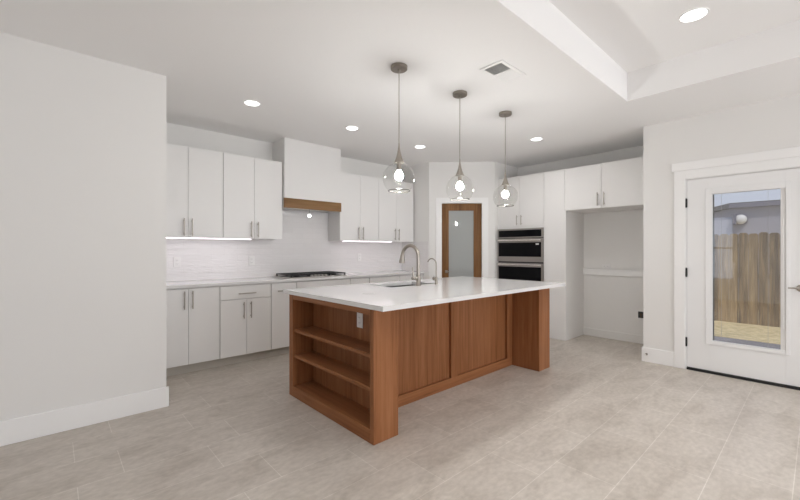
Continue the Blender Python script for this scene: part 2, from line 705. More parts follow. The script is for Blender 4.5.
bm = BM()
bb_profile(bm, -2.6, 0.716, LW - 0.016, LW, BH)
struct('baseboard_left', bm, M['trim'], 'tall white baseboard along the left wall', 'baseboard')
bm = BM()
bb_profile(bm, RW - 0.016, RW, 1.085, 1.403, BH)
bb_profile(bm, RW, 5.40, 1.387, 1.403, BH)
struct('baseboard_right', bm, M['trim'], 'white baseboard between the patio door and the alcove', 'baseboard')
bm = BM()
bb_profile(bm, AW - 0.014, AW, 1.403, 2.455, 0.115)
struct('baseboard_alcove', bm, M['wall'], 'low baseboard along the back of the refrigerator alcove', 'baseboard')
bm = BM()
box(bm, AW - 0.022, AW, 1.387, 2.455, 0.926, 1.018, 0.003)
box(bm, AW - 0.030, AW, 1.387, 2.455, 1.000, 1.018, 0.002)
struct('trim_1', bm, M['trim'], 'horizontal white rail across the back of the refrigerator alcove', 'trim')

# patio-door casing
bm = BM()
box(bm, RW - 0.019, RW, 0.985, 1.085, BH * 0 + 0.0, 2.166, 0.003)
box(bm, RW - 0.019, RW, -0.057, 0.985, 2.072, 2.166, 0.003)
box(bm, RW - 0.019, RW, -0.057, 0.043, 0, 2.072, 0.003)
box(bm, RW - 0.026, RW, -0.078, 1.106, 2.166, 2.258, 0.003)
# jamb lining inside the opening
box(bm, RW, 5.27, 0.975, 0.985, 0.0, 2.072)
box(bm, RW, 5.27, 0.043, 0.053, 0.0, 2.072)
box(bm, RW, 5.27, 0.053, 0.975, 2.066, 2.072)
struct('trim_2', bm, M['trim'], 'wide white casing around the patio door', 'trim')

# pantry-door casing (diagonal)
bm = BM()
box(bm, 0.112, 0.206, -0.018, 0, 0, 2.154, 0.003)
box(bm, 0.860, 0.962, -0.018, 0, 0, 2.154, 0.003)
box(bm, 0.206, 0.860, -0.018, 0, 2.064, 2.154, 0.003)
box(bm, 0.200, 0.206, 0, 0.11, 0, 2.070)
box(bm, 0.860, 0.866, 0, 0.11, 0, 2.070)
box(bm, 0.206, 0.860, 0, 0.11, 2.064, 2.070)
bmesh.ops.transform(bm, matrix=DM, verts=bm.verts)
struct('trim_3', bm, M['trim'], 'white casing around the pantry door', 'trim')

# ------------------------------------------------------------------ patio door
d1 = struct_root('door_1', 'white exterior door with a tall glass pane and black hinges', 'door', (RW, 0.514, 0))
DX0, DX1 = RW + 0.004, RW + 0.048
LY0, LY1, LZ0, LZ1 = 0.182, 0.812, 0.307, 1.950
bm = BM()
box(bm, DX0, DX1, LY1 - 0.03, 0.972, 0.028, 2.062, 0.002)
box(bm, DX0, DX1, 0.056, LY0 + 0.03, 0.028, 2.062, 0.002)
box(bm, DX0, DX1, LY0 + 0.03, LY1 - 0.03, 0.028, LZ0 + 0.03)
box(bm, DX0, DX1, LY0 + 0.03, LY1 - 0.03, LZ1 - 0.03, 2.062)
slab = part('door_slab', bm, M['door'], d1)
GY0, GY1, GZ0, GZ1 = 0.212, 0.758, 0.347, 1.888
bm = BM()
for y0, y1, z0, z1 in ((GY1, LY1, LZ0, LZ1), (LY0, GY0, LZ0, LZ1), (GY0, GY1, LZ0, GZ0), (GY0, GY1, GZ1, LZ1)):
    box(bm, DX0 - 0.010, DX0 + 0.004, y0, y1, z0, z1, 0.003)
for y0, y1, z0, z1 in ((GY1 - 0.004, LY1 - 0.03, LZ0 + 0.03, LZ1 - 0.03), (LY0 + 0.03, GY0, LZ0 + 0.03, LZ1 - 0.03), (GY0, GY1, LZ0 + 0.03, GZ0), (GY0, GY1, GZ1, LZ1 - 0.03)):
    box(bm, DX0 + 0.004, DX1 - 0.002, y0, y1, z0, z1)
fr = part('pane_frame', bm, M['door'], d1)
bm = BM()
box(bm, DX0 + 0.012, DX0 + 0.016, GY0 + 0.001, GY1 - 0.001, GZ0 + 0.001, GZ1 - 0.001)
part('glass_pane', bm, M['pane'], d1)
bm = BM()
box(bm, DX0 + 0.018, DX0 + 0.030, GY1 - 0.014, GY1 - 0.004, GZ0 + 0.002, GZ1 - 0.004)
part('spacer_bar', bm, M['slot'], d1, label='dark spacer strip at the hinge side of the glass')
bm = BM()
box(bm, DX0 + 0.004, DX0 + 0.011, GY0 + 0.001, GY0 + 0.036, GZ0 + 0.001, GZ1 - 0.001, 0.002)
ch = part('blind_channel', bm, M['plate'], d1)
bm = BM()
box(bm, DX0 - 0.004, DX0 + 0.004, GY0 + 0.010, GY0 + 0.022, 0.55, 1.60, 0.002)
part('blind_slider', bm, M['trim'], ch)
for yy in (0.335, 0.685):
    bm = BM()
    tube(bm, [(DX0 + 0.022, yy, GZ0 + 0.002), (DX0 + 0.022, yy, GZ1 - 0.002)], 0.0012, 6)
    part('blind_cord', bm, M['grey'], d1)
for zz in (0.300, 1.056, 1.812):
    bm = BM()
    tube(bm, [(RW - 0.006, 0.976, zz - 0.05), (RW - 0.006, 0.976, zz + 0.05)], 0.0075, 10)
    box(bm, RW - 0.008, RW + 0.004, 0.968, 0.984, zz - 0.045, zz + 0.045)
    part('hinge', bm, M['hinge'], d1, label='black door hinge')
bm = BM()
box(bm, DX0 + 0.002, DX1 - 0.002, 0.056, 0.972, 0.0215, 0.028)
box(bm, RW - 0.012, 5.27, 0.054, 0.974, 0.0, 0.0205, 0.002)
part('door_sweep', bm, M['rubber'], d1, label='black threshold and sweep under the door')
bm = BM()
R90 = Matrix.Translation((RW + 0.004, 0.112, 0.945)) @ Matrix.Rotation(-PI / 2, 4, 'Y')
lathe(bm, [(0.033, 0.0), (0.033, 0.006), (0.028, 0.010), (0.012, 0.012), (0.010, 0.045)], 0, 0, 24, R90)
tube(bm, [(RW - 0.042, 0.112, 0.945), (RW - 0.043, 0.135, 0.946), (RW - 0.043, 0.170, 0.946), (RW - 0.041, 0.196, 0.945)], [0.008, 0.0075, 0.0065, 0.006], 12)
part('lever_handle', bm, M['nickel'], d1)

# ------------------------------------------------------------------ pantry door
d2 = struct_root('door_2', 'stained wooden pantry door with a frosted glass panel', 'door', (DL[0], DL[1], 0), DANG)
bm = BM()
box(bm, 0.209, 0.322, 0.004, 0.040, 0.01, 2.060, 0.002)
box(bm, 0.728, 0.857, 0.004, 0.040, 0.01, 2.060, 0.002)
box(bm, 0.322, 0.728, 0.004, 0.040, 1.946, 2.060)
box(bm, 0.322, 0.728, 0.004, 0.040, 0.01, 0.26)
part('door_frame', bm, M['alder'], d2, True)
bm = BM()
box(bm, 0.321, 0.729, 0.016, 0.024, 0.259, 1.947)
part('glass_panel', bm, M['frost'], d2, True)
bm = BM()
box(bm, 0.262, 0.305, -0.002, 0.004, 0.925, 0.968, 0.002)
tube(bm, [(0.283, -0.002, 0.946), (0.283, -0.040, 0.946)], 0.008, 12)
tube(bm, [(0.277, -0.040, 0.946), (0.36, -0.040, 0.946)], 0.008, 12)
part('lever_handle', bm, M['nickel'], d2, True)
for zz in (0.25, 1.05, 1.86):
    bm = BM()
    tube(bm, [(0.8585, -0.002, zz - 0.045), (0.8585, -0.002, zz + 0.045)], 0.006, 8)
    part('hinge', bm, M['satin'], d2, True)

# ------------------------------------------------------------------ outdoors
bm = BM()
box(bm, 5.27, 8.25, -6, 4.6, -0.40, -0.15)
struct('patio', bm, M['patio'], 'grey concrete patio slab outside the door', 'patio')
bm = BM()
box(bm, 8.25, 24, -14, 16, -0.42, -0.14)
struct('ground', bm, M['sand'], 'dry yellow lawn strip in front of the fence', 'ground')
fx = 10.0
fence = thing('board_fence', 'weathered brown board fence behind the patio lawn', 'fence', (fx, 0.8, -0.14))
bm = BM()
random.seed(4)
y = -4.0
while y < 5.0:
    t = 1.63 + random.uniform(-0.012, 0.012)
    w = 0.140
    r = 0.03
    dx = random.uniform(-0.004, 0.004)
    prof = [(y, -0.14), (y + w, -0.14), (y + w, t - r), (y + w - r, t), (y + r, t), (y, t - r)]
    lo = [bm.verts.new((fx + dx, a, b)) for a, b in prof]
    hi = [bm.verts.new((fx + dx + 0.018, a, b)) for a, b in prof]
    bm.faces.new(lo)
    bm.faces.new(list(reversed(hi)))
    for i in range(6):
        bm.faces.new((lo[i], hi[i], hi[(i + 1) % 6], lo[(i + 1) % 6]))
    y += 0.145
part('board_panel', bm, M['fence'], fence)
for zz in (0.15, 0.75, 1.35):
    bm = BM()
    box(bm, fx + 0.024, fx + 0.064, -4.0, 5.0, zz, zz + 0.09)
    part('rail', bm, M['fence'], fence)

hx = 14.5
house = thing('neighbour_house', 'grey neighbouring house rising behind the board fence', 'house', (hx + 3, 0, -0.14))
bm = BM()
ya, yb, yc = -6.0, 1.74, 4.2
prof = [(ya, -0.14), (yc, -0.14), (yc, 1.95), (yb, 2.50), (ya, 2.50)]
lo = [bm.verts.new((hx, a, b)) for a, b in prof]
hi = [bm.verts.new((hx + 6, a, b)) for a, b in prof]
bm.faces.new(lo)
bm.faces.new(list(reversed(hi)))
for i in range(5):
    bm.faces.new((lo[i], hi[i], hi[(i + 1) % 5], lo[(i + 1) % 5]))
part('siding_wall', bm, M['siding'], house)
bm = BM()
box(bm, hx - 0.14, hx + 6.1, ya - 0.1, yb, 2.50, 2.62)
part('fascia', bm, M['fascia'], house)
bm = BM()
box(bm, hx - 0.10, hx + 6.1, ya - 0.1, yb, 2.62, 2.65)
prof = [(yb, 2.505), (yb, 2.65), (yc + 0.1, 2.03), (yc + 0.1, 1.93)]
lo = [bm.verts.new((hx - 0.10, a, b)) for a, b in prof]
hi = [bm.verts.new((hx + 6.1, a, b)) for a, b in prof]
bm.faces.new(lo)
bm.faces.new(list(reversed(hi)))
for i in range(4):
    bm.faces.new((lo[i], hi[i], hi[(i + 1) % 4], lo[(i + 1) % 4]))
part('roof', bm, M['roofing'], house)
lamp = thing('exterior_wall_light', 'round white bulkhead light on the grey house wall', 'light', (hx - 0.001, 1.50, 2.02))
LMx = Matrix.Translation((hx - 0.001, 1.50, 2.17)) @ Matrix.Rotation(-PI / 2, 4, 'Y')
bm = BM()
lathe(bm, [(0.16, 0.0), (0.16, 0.05), (0.145, 0.06)], 0, 0, 28, LMx)
part('backplate', bm, M['fascia'], lamp)
bm = BM()
lathe(bm, [(0.135, 0.06), (0.13, 0.10), (0.11, 0.135), (0.07, 0.16), (0.02, 0.168)], 0, 0, 28, LMx)
part('lens', bm, M['plate'], lamp)
bm = BM()
box(bm, hx - 0.20, hx - 0.012, 1.585, 1.665, 2.02, 2.32, 0.01)
part('shade', bm, M['fascia'], lamp, label='dark shade over one side of the lens')

# ================================================================== CABINETRY


def pull(parent, a, b, out, rad=0.0065, post=0.03):
    """bar handle from a to b, standing off its door by `out` (vector towards the room)"""
    a, b, out = Vector(a), Vector(b), Vector(out)
    bm = BM()
    d = (b - a)
    p, q = a + d * 0.14, b - d * 0.14
    tube(bm, [a + out * post, b + out * post], rad, 10)
    tube(bm, [p, p + out * post], rad * 0.8, 8)
    tube(bm, [q, q + out * post], rad * 0.8, 8)
    return part('handle', bm, M['satin'], parent)


G = 0.0017
BF = 4.44        # face of base doors
UF = 4.655       # face of upper doors
OUT = (0, -1, 0)


def base_cabinet(x0, x1, fronts, label):
    """fronts: list of (kind, xa, xb, za, zb, handle) ; handle = (p, q) in x,z"""
    t = thing('base_cabinet', label, 'cabinet', ((x0 + x1) / 2, 4.72, 0), 0, 'base cabinets along the back wall')
    bm = BM()
    box(bm, x0 + 0.0005, x1 - 0.0005, BF + 0.021, HW - 0.002, 0.10, 0.906)
    part('carcass', bm, M['carcass'], t)
    bm = BM()
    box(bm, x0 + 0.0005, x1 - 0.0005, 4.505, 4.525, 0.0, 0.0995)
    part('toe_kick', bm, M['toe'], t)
    for kind, xa, xb, za, zb, h in fronts:
        bm = BM()
        box(bm, xa + G, xb - G, BF, BF + 0.020, za + G, zb - G, 0.0015)
        f = part(kind, bm, M['cab'], t)
        if h:
            (ax, az), (bx_, bz) = h
            pull(f, (ax, BF, az), (bx_, BF, bz), OUT)
    return t


def vh(x, z0, z1):
    return ((x, z0), (x, z1))


ZT, ZB = 0.895, 0.100
base_cabinet(0.735, 1.3615, [('door', 0.738, 1.0505, ZB, ZT, vh(1.009, 0.684, 0.871)), ('door', 1.0505, 1.3585, ZB, ZT, vh(1.087, 0.684, 0.871))],
             'white base cabinet with two full-height doors, beside the left wall')
base_cabinet(1.3615, 1.9455, [('drawer', 1.3645, 1.9425, 0.741, ZT, ((1.555, 0.806), (1.752, 0.806))), ('door', 1.3645, 1.6535, ZB, 0.738, vh(1.616, 0.518, 0.706)), ('door', 1.6535, 1.9425, ZB, 0.738, vh(1.698, 0.518, 0.706))],
             'white base cabinet with one drawer above two doors, left of the cooktop')
base_cabinet(1.9455, 2.278, [('door', 1.9485, 2.275, ZB, ZT, ((2.020, 0.801), (2.205, 0.801)))],
             'narrow white pull-out base cabinet with a horizontal handle near its top')
base_cabinet(2.278, 3.098, [('drawer_front', 2.281, 3.095, 0.66, ZT, None), ('drawer', 2.281, 3.095, 0.38, 0.66, ((2.55, 0.60), (2.83, 0.60))), ('drawer', 2.281, 3.095, ZB, 0.38, ((2.55, 0.32), (2.83, 0.32)))],
             'wide white drawer base cabinet directly under the cooktop')
base_cabinet(3.098, 3.439, [('drawer', 3.101, 3.436, 0.66, ZT, None), ('door', 3.101, 3.436, ZB, 0.66, None)],
             'narrow white base cabinet just right of the cooktop')
base_cabinet(3.439, 4.033, [('drawer', 3.442, 4.030, 0.66, ZT, None), ('door', 3.442, 3.736, ZB, 0.66, None), ('door', 3.736, 4.030, ZB, 0.66, None)],
             'wide white base cabinet behind the island faucet, second from the pantry wall')
base_cabinet(4.033, 4.572, [('drawer', 4.036, 4.555, 0.66, ZT, None), ('door', 4.036, 4.555, ZB, 0.66, None)],
             'white base cabinet ending the run at the pantry corner wall')


def upper_cabinet(x0, xs, x1, label, hs):
    t = thing('wall_cabinet', label, 'cabinet', ((x0 + x1) / 2, 4.82, 1.44), 0, 'upper cabinets along the back wall')
    bm = BM()
    box(bm, x0 + 0.0005, x1 - 0.0005, UF + 0.021, HW - 0.002, 1.442, 2.430, 0.001)
    part('carcass', bm, M['cab'], t)
    for xa, xb, hx_ in ((x0, xs, hs[0]), (xs, x1, hs[1])):
        bm = BM()
        box(bm, xa + G, xb - G, UF, UF + 0.020, 1.438, 2.432, 0.0015)
        f = part('door', bm, M['cab'], t)
        pull(f, (hx_, UF, 1.455), (hx_, UF, 1.645), OUT)
    return t


upper_cabinet(0.735, 1.098, 1.462, 'white two-door upper cabinet beside the left wall', (1.056, 1.135))
upper_cabinet(1.465, 1.826, 2.188, 'white two-door upper cabinet against the left side of the hood', (1.784, 1.868))
upper_cabinet(3.066, 3.431, 3.786, 'white two-door upper cabinet right of the hood', (3.392, 3.470))
upper_cabinet(3.789, 4.158, 4.548, 'white two-door upper cabinet against the pantry corner wall', (4.118, 4.200))

# under-cabinet lights
for x0, x1, lab in ((0.80, 1.805, 'lit strip light under the upper cabinets left of the hood'), (3.16, 4.09, 'lit strip light under the upper cabinets right of the hood')):
    t = thing('strip_light', lab, 'light', ((x0 + x1) / 2, 4.713, 1.4275), 0, 'strip lights under the upper cabinets')
    bm = BM()
    box(bm, x0, x1, 4.683, 4.743, 1.434, 1.4418)
    part('housing', bm, M['plate'], t)
    bm = BM()
    box(bm, x0 + 0.005, x1 - 0.005, 4.686, 4.740, 1.4275, 1.434, 0.002)
    part('lens', bm, M['strip'], t)

# backsplash and perimeter worktop
bm = BM()
box(bm, 0.7005, DL[0] - 0.0005, HW - 0.008, HW - 0.0005, 0.9405, 1.441)
box(bm, 2.192, 3.062, HW - 0.008, HW - 0.0005, 1.441, 1.90)
box(bm, DL[0] - 0.008, DL[0] - 0.0005, 4.335, HW - 0.008, 0.9405, 1.441)
solo('tile_backsplash', bm, M['tile'], 'wavy white glazed tile backsplash above the back counter', 'backsplash')
bm = BM()
box(bm, 0.7015, DL[0] - 0.001, 4.420, HW - 0.001, 0.9075, 0.9395, 0.002)
solo('countertop', bm, M['quartz'], 'white quartz worktop running along the back wall cabinets', 'worktop')

# ------------------------------------------------------------------ hood
HX0, HX1, HY = 2.198, 3.052, 4.612
hood = thing('range_hood', 'white boxed range hood with a wooden bottom beam over the cooktop', 'range hood', ((HX0 + HX1) / 2, 4.79, 1.85))
bm = BM()
box(bm, HX0, HX0 + 0.02, HY + 0.02, HW - 0.0085, 1.86, CEIL - 0.001)
box(bm, HX1 - 0.02, HX1, HY + 0.02, HW - 0.0085, 1.86, CEIL - 0.001)
box(bm, HX0, HX1, HY, HY + 0.02, 1.972, CEIL - 0.001, 0.001)
part('hood_cover', bm, M['cab'], hood)
bm = BM()
box(bm, HX0 - 0.004, HX1 + 0.004, HY - 0.008, HY + 0.024, 1.846, 1.972, 0.002)
part('beam', bm, M['alderx'], hood, label='brown wooden beam along the hood bottom')
bm = BM()
box(bm, HX0 + 0.02, HX1 - 0.02, HY + 0.024, HW - 0.009, 1.862, 1.885)
ins = part('insert', bm, M['steel'], hood)
bm = BM()
lathe(bm, [(0.006, 1.752), (0.019, 1.757), (0.024, 1.770), (0.019, 1.785), (0.010, 1.796)], 2.630, 4.755, 20)
part('lamp', bm, M['puck'], ins, label='small lit bulb hanging under the hood')
bm = BM()
lathe(bm, [(0.011, 1.794), (0.011, 1.815), (0.004, 1.818), (0.004, 1.863)], 2.630, 4.755, 14)
part('lamp_holder', bm, M['grey'], ins)

# ------------------------------------------------------------------ cooktop
CX0, CX1, CY0, CY1, CZ = 2.20, 3.06, 4.455, 4.930, 0.9400
ct = thing('gas_cooktop', 'steel gas cooktop with black grates set in the back counter', 'cooktop', ((CX0 + CX1) / 2, 4.69, CZ))
bm = BM()
box(bm, CX0, CX1, CY0, CY1, CZ, CZ + 0.011, 0.004)
part('deck', bm, M['steel'], ct)
bm = BM()
box(bm, CX0 + 0.012, CX1 - 0.012, CY0 + 0.012, CY1 - 0.012, CZ + 0.0105, CZ + 0.0125)
part('burner_pan', bm, M['black'], ct)
gw = (CX1 - CX0 - 0.03) / 3
for k in range(3):
    a = CX0 + 0.015 + k * gw + 0.004
    b = a + gw - 0.008
    c, d = (CY0 + 0.02, CY1 - 0.02) if k != 1 else (CY0 + 0.105, CY1 - 0.02)
    bm = BM()
    z0, z1 = CZ + 0.032, CZ + 0.048
    for p, q, r, s in ((a, b, c, c + 0.014), (a, b, d - 0.014, d), (a, a + 0.014, c, d), (b - 0.014, b, c, d), (a, b, (c + d) / 2 - 0.006, (c + d) / 2 + 0.006), ((a + b) / 2 - 0.006, (a + b) / 2 + 0.006, c, d),
                       (a, b, c + (d - c) * 0.27 - 0.005, c + (d - c) * 0.27 + 0.005), (a, b, c + (d - c) * 0.73 - 0.005, c + (d - c) * 0.73 + 0.005)):
        box(bm, p, q, r, s, z0, z1, 0.002, 1)
    for fx_, fy in ((a, c), (b - 0.016, c), (a, d - 0.016), (b - 0.016, d - 0.016)):
        box(bm, fx_, fx_ + 0.016, fy, fy + 0.016, CZ + 0.0105, z0 + 0.003)
    part('grate', bm, M['black'], ct)
for bx_, by, r in ((2.345, 4.58, 0.038), (2.345, 4.82, 0.030), (2.63, 4.74, 0.050), (2.915, 4.58, 0.030), (2.915, 4.82, 0.040)):
    bm = BM()
    lathe(bm, [(r * 1.15, CZ + 0.0108), (r * 1.15, CZ + 0.018), (r, CZ + 0.020), (r * 0.95, CZ + 0.029)], bx_, by, 20)
    part('burner', bm, M['black'], ct)
for k in range(5):
    kx = 2.63 + (k - 2) * 0.052
    bm = BM()
    lathe(bm, [(0.019, CZ + 0.0108), (0.019, CZ + 0.026), (0.016, CZ + 0.034)], kx, CY0 + 0.045, 18)
    part('knob', bm, M['ovensteel'], ct)

# ------------------------------------------------------------------ tall oven cabinet, narrow tall cabinet, cabinet over the alcove
OX = 5.425
OUTX = (-1, 0, 0)
TT = 2.460
oc = thing('oven_cabinet', 'tall white cabinet with two upper doors holding the double oven', 'cabinet', (5.73, 3.165, 0))
OY0, OY1 = 2.768, 3.563
bm = BM()
box(bm, OX + 0.021, AW - 0.002, OY0, OY0 + 0.018, 0.10, TT)
box(bm, OX + 0.021, AW - 0.002, OY1 - 0.018, OY1, 0.10, TT)
box(bm, OX + 0.021, AW - 0.002, OY0 + 0.018, OY1 - 0.018, 1.655, TT)
box(bm, OX + 0.021, AW - 0.002, OY0 + 0.018, OY1 - 0.018, 0.10, 0.44)
box(bm, AW - 0.02, AW - 0.002, OY0 + 0.018, OY1 - 0.018, 0.44, 1.655)
part('carcass', bm, M['cab'], oc)
bm = BM()
for y0, y1 in ((OY0, 2.773), (3.559, OY1)):
    box(bm, OX + 0.004, OX + 0.021, y0, y1, 0.44, 1.668)
box(bm, OX + 0.001, OX + 0.021, 2.773, 3.559, 1.640, 1.668)
part('face_frame', bm, M['cab'], oc)
bm = BM()
box(bm, OX + 0.07, OX + 0.09, OY0, OY1, 0, 0.0995)
part('toe_kick', bm, M['toe'], oc)
for ya, yb, hy in ((OY0, 3.168, 3.130), (3.168, OY1, 3.206)):
    bm = BM()
    box(bm, OX, OX + 0.020, ya + G, yb - G, 1.672, TT, 0.0015)
    f = part('door', bm, M['cab'], oc)
    pull(f, (OX, hy, 1.690), (OX, hy, 1.845), OUTX)
bm = BM()
box(bm, OX, OX + 0.020, OY0 + G, OY1 - G, 0.102, 0.437, 0.0015)
f = part('drawer', bm, M['cab'], oc)
pull(f, (OX, 3.08, 0.36), (OX, 3.26, 0.36), OUTX)

ov = thing('double_wall_oven', 'stainless double wall oven with black glass doors', 'oven', (OX + 0.25, 3.1675, 0.45))
A0, A1 = 2.774, 3.558
bm = BM()
box(bm, OX + 0.004, OX + 0.50, A0, A1, 0.455, 1.636)
part('housing', bm, M['black'], ov, label='black oven housing seen in the gaps')
bm = BM()
box(bm, OX - 0.016, OX + 0.003, A0, A1, 1.492, 1.636, 0.003)
cp = part('control_panel', bm, M['ovensteel'], ov)
bm = BM()
box(bm, OX - 0.0185, OX - 0.0155, A0 + 0.026, A1 - 0.024, 1.506, 1.612)
part('display_glass', bm, M['blackglass'], cp)


def oven_door(z0, z1, g0, g1, hz):
    bm = BM()
    box(bm, OX - 0.022, OX + 0.003, A0, A1, z0, z1, 0.003)
    d = part('oven_door', bm, M['ovensteel'], ov)
    bm = BM()
    box(bm, OX - 0.0245, OX - 0.0215, A0 + 0.026, A1 - 0.024, g0, g1)
    part('door_glass', bm, M['blackglass'], d)
    bm = BM()
    box(bm, OX - 0.068, OX - 0.048, A0 + 0.015, A1 - 0.012, hz - 0.012, hz + 0.012, 0.006, 3)
    for yy in (A0 + 0.06, A1 - 0.06):
        box(bm, OX - 0.050, OX - 0.021, yy - 0.012, yy + 0.012, hz - 0.010, hz + 0.010, 0.002)
    part('handle', bm, M['bright'], d)
    return d


ud = oven_door(1.116, 1.482, 1.196, 1.418, 1.452)
oven_door(0.46, 1.096, 0.56, 1.038, 1.072)
bm = BM()
box(bm, OX - 0.0255, OX - 0.0243, 2.835, 2.885, 1.380, 1.400)
part('sticker', bm, M['plate'], ud, label='small white sticker on the upper door glass')

tc = thing('tall_cabinet', 'narrow tall white cabinet between the ovens and the alcove', 'cabinet', (5.73, 2.61, 0))
bm = BM()
box(bm, OX + 0.021, AW - 0.002, 2.457, 2.7665, 0.0, TT)
part('carcass', bm, M['cab'], tc)
bm = BM()
box(bm, OX, OX + 0.020, 2.457, 2.7650, 0.0, TT, 0.0015)
part('door', bm, M['cab'], tc)

bm = BM()
box(bm, OX + 0.001, AW - 0.002, 2.439, 2.4565, 0.0, 1.8615, 0.001)
part('end_panel', bm, M['cab'], tc)

fc = thing('refrigerator_cabinet', 'white two-door cabinet bridging the empty refrigerator alcove', 'cabinet', (5.73, 1.93, 1.86))
bm = BM()
box(bm, OX + 0.021, AW - 0.002, 1.389, 2.4555, 1.862, TT)
part('carcass', bm, M['cab'], fc)
bm = BM()
box(bm, OX + 0.001, OX + 0.021, 1.389, 1.457, 1.862, TT)
part('filler', bm, M['cab'], fc)
for ya, yb, hy in ((1.459, 1.963, 1.923), (1.963, 2.4555, 2.004)):
    bm = BM()
    box(bm, OX, OX + 0.020, ya + G, yb - G, 1.865, TT, 0.0015)
    f = part('door', bm, M['cab'], fc)
    pull(f, (OX, hy, 1.895), (OX, hy, 2.072), OUTX)

# ================================================================== ISLAND
IX0, IX1, IY0, IY1 = 1.577, 4.078, 1.992, 3.215
IZ = 0.9065
isl = thing('kitchen_island', 'brown stained wooden island with open bookshelves at its near end', 'kitchen island', ((IX0 + IX1) / 2, 2.6, 0))
BXE = 1.797
bm = BM()
box(bm, IX0, BXE, IY0, 2.034, 0, IZ, 0.002)
part('side_panel', bm, M['island'], isl)
bm = BM()
box(bm, IX0, BXE, 3.146, IY1, 0, IZ, 0.002)
part('side_panel', bm, M['island'], isl)
bm = BM()
box(bm, 1.778, BXE, 2.034, 3.146, 0.0, IZ)
part('back_panel', bm, M['island'], isl)
bm = BM()
box(bm, IX0, 1.778, 2.034, 3.146, 0.862, IZ, 0.0015)
part('top_rail', bm, M['islandh'], isl)
bm = BM()
box(bm, IX0, 1.778, 2.034, 3.146, 0.0, 0.092, 0.0015)
part('bottom_shelf', bm, M['islandh'], isl)
for zt in (0.597, 0.370):
    bm = BM()
    box(bm, IX0 + 0.012, 1.778, 2.034, 3.146, zt - 0.026, zt, 0.002)
    part('shelf', bm, M['islandh'], isl)
# long side facing the room: framed recessed panels
bm = BM()
for y0, y1 in ((2.362, 2.380), (IY1 - 0.02, IY1)):
    box(bm, BXE, 3.842, y0, y1, 0, IZ)
part('body', bm, M['island'], isl)
bm = BM()
box(bm, BXE, 3.842, 2.335, 2.362, 0, 0.092, 0.0015)
part('base_rail', bm, M['islandx'], isl)
for xa, xb in ((BXE, 1.87), (2.780, 2.872), (3.740, 3.842)):
    bm = BM()
    box(bm, xa, xb, 2.335, 2.362, 0.092, IZ, 0.0015)
    part('stile', bm, M['island'], isl)
bm = BM()
box(bm, 3.842, IX1, 2.013, IY1, 0, IZ, 0.002)
part('end_panel', bm, M['island'], isl)

# worktop with a sink cut-out
TX0, TX1, TY0, TY1, TZ0, TZ1 = 1.553, 4.150, 1.868, 3.290, 0.907, 0.940
SX0, SX1, SY0, SY1 = 2.41, 3.04, 2.765, 3.140
bm = BM()


def ring_slab(bm, o, i, z0, z1):
    ox0, ox1, oy0, oy1 = o
    ix0, ix1, iy0, iy1 = i
    O = [(ox0, oy0), (ox1, oy0), (ox1, oy1), (ox0, oy1)]
    I = [(ix0, iy0), (ix1, iy0), (ix1, iy1), (ix0, iy1)]
    V = {}
    for z in (z0, z1):
        V['o', z] = [bm.verts.new((x, y, z)) for x, y in O]
        V['i', z] = [bm.verts.new((x, y, z)) for x, y in I]
    for k in range(4):
        n = (k + 1) % 4
        bm.faces.new((V['o', z1][k], V['o', z1][n], V['i', z1][n], V['i', z1][k]))
        bm.faces.new((V['o', z0][n], V['o', z0][k], V['i', z0][k], V['i', z0][n]))
        bm.faces.new((V['o', z0][k], V['o', z0][n], V['o', z1][n], V['o', z1][k]))
        bm.faces.new((V['i', z0][n], V['i', z0][k], V['i', z1][k], V['i', z1][n]))
    bm.edges.ensure_lookup_table()
    es = [e for e in bm.edges if len({v.co.z for v in e.verts}) == 1 and e.calc_face_angle(0) > 1.0 or (len({v.co.z for v in e.verts}) == 2)]
    bmesh.ops.bevel(bm, geom=es, offset=0.002, segments=2, profile=0.5, affect='EDGES')


ring_slab(bm, (TX0, TX1, TY0, TY1), (SX0, SX1, SY0, SY1), TZ0, TZ1)
solo('island_countertop', bm, M['quartz'], 'white polished quartz slab on the wooden island', 'worktop')

sink = thing('undermount_sink', 'steel undermount sink set in the island worktop', 'sink', ((SX0 + SX1) / 2, (SY0 + SY1) / 2, 0.70))
bm = BM()
a, b, c, d = SX0 - 0.004, SX1 + 0.004, SY0 - 0.004, SY1 + 0.004
th = 0.004
box(bm, a - th, b + th, c - th, d + th, 0.700, 0.704)
box(bm, a - th, a, c, d, 0.704, 0.9065)
box(bm, b, b + th, c, d, 0.704, 0.9065)
box(bm, a - th, b + th, c - th, c, 0.704, 0.9065)
box(bm, a - th, b + th, d, d + th, 0.704, 0.9065)
part('basin', bm, M['sinksteel'], sink)
bm = BM()
lathe(bm, [(0.045, 0.7042), (0.045, 0.707), (0.030, 0.708)], (a + b) / 2, (c + d) / 2, 20)
part('drain', bm, M['steel'], sink)

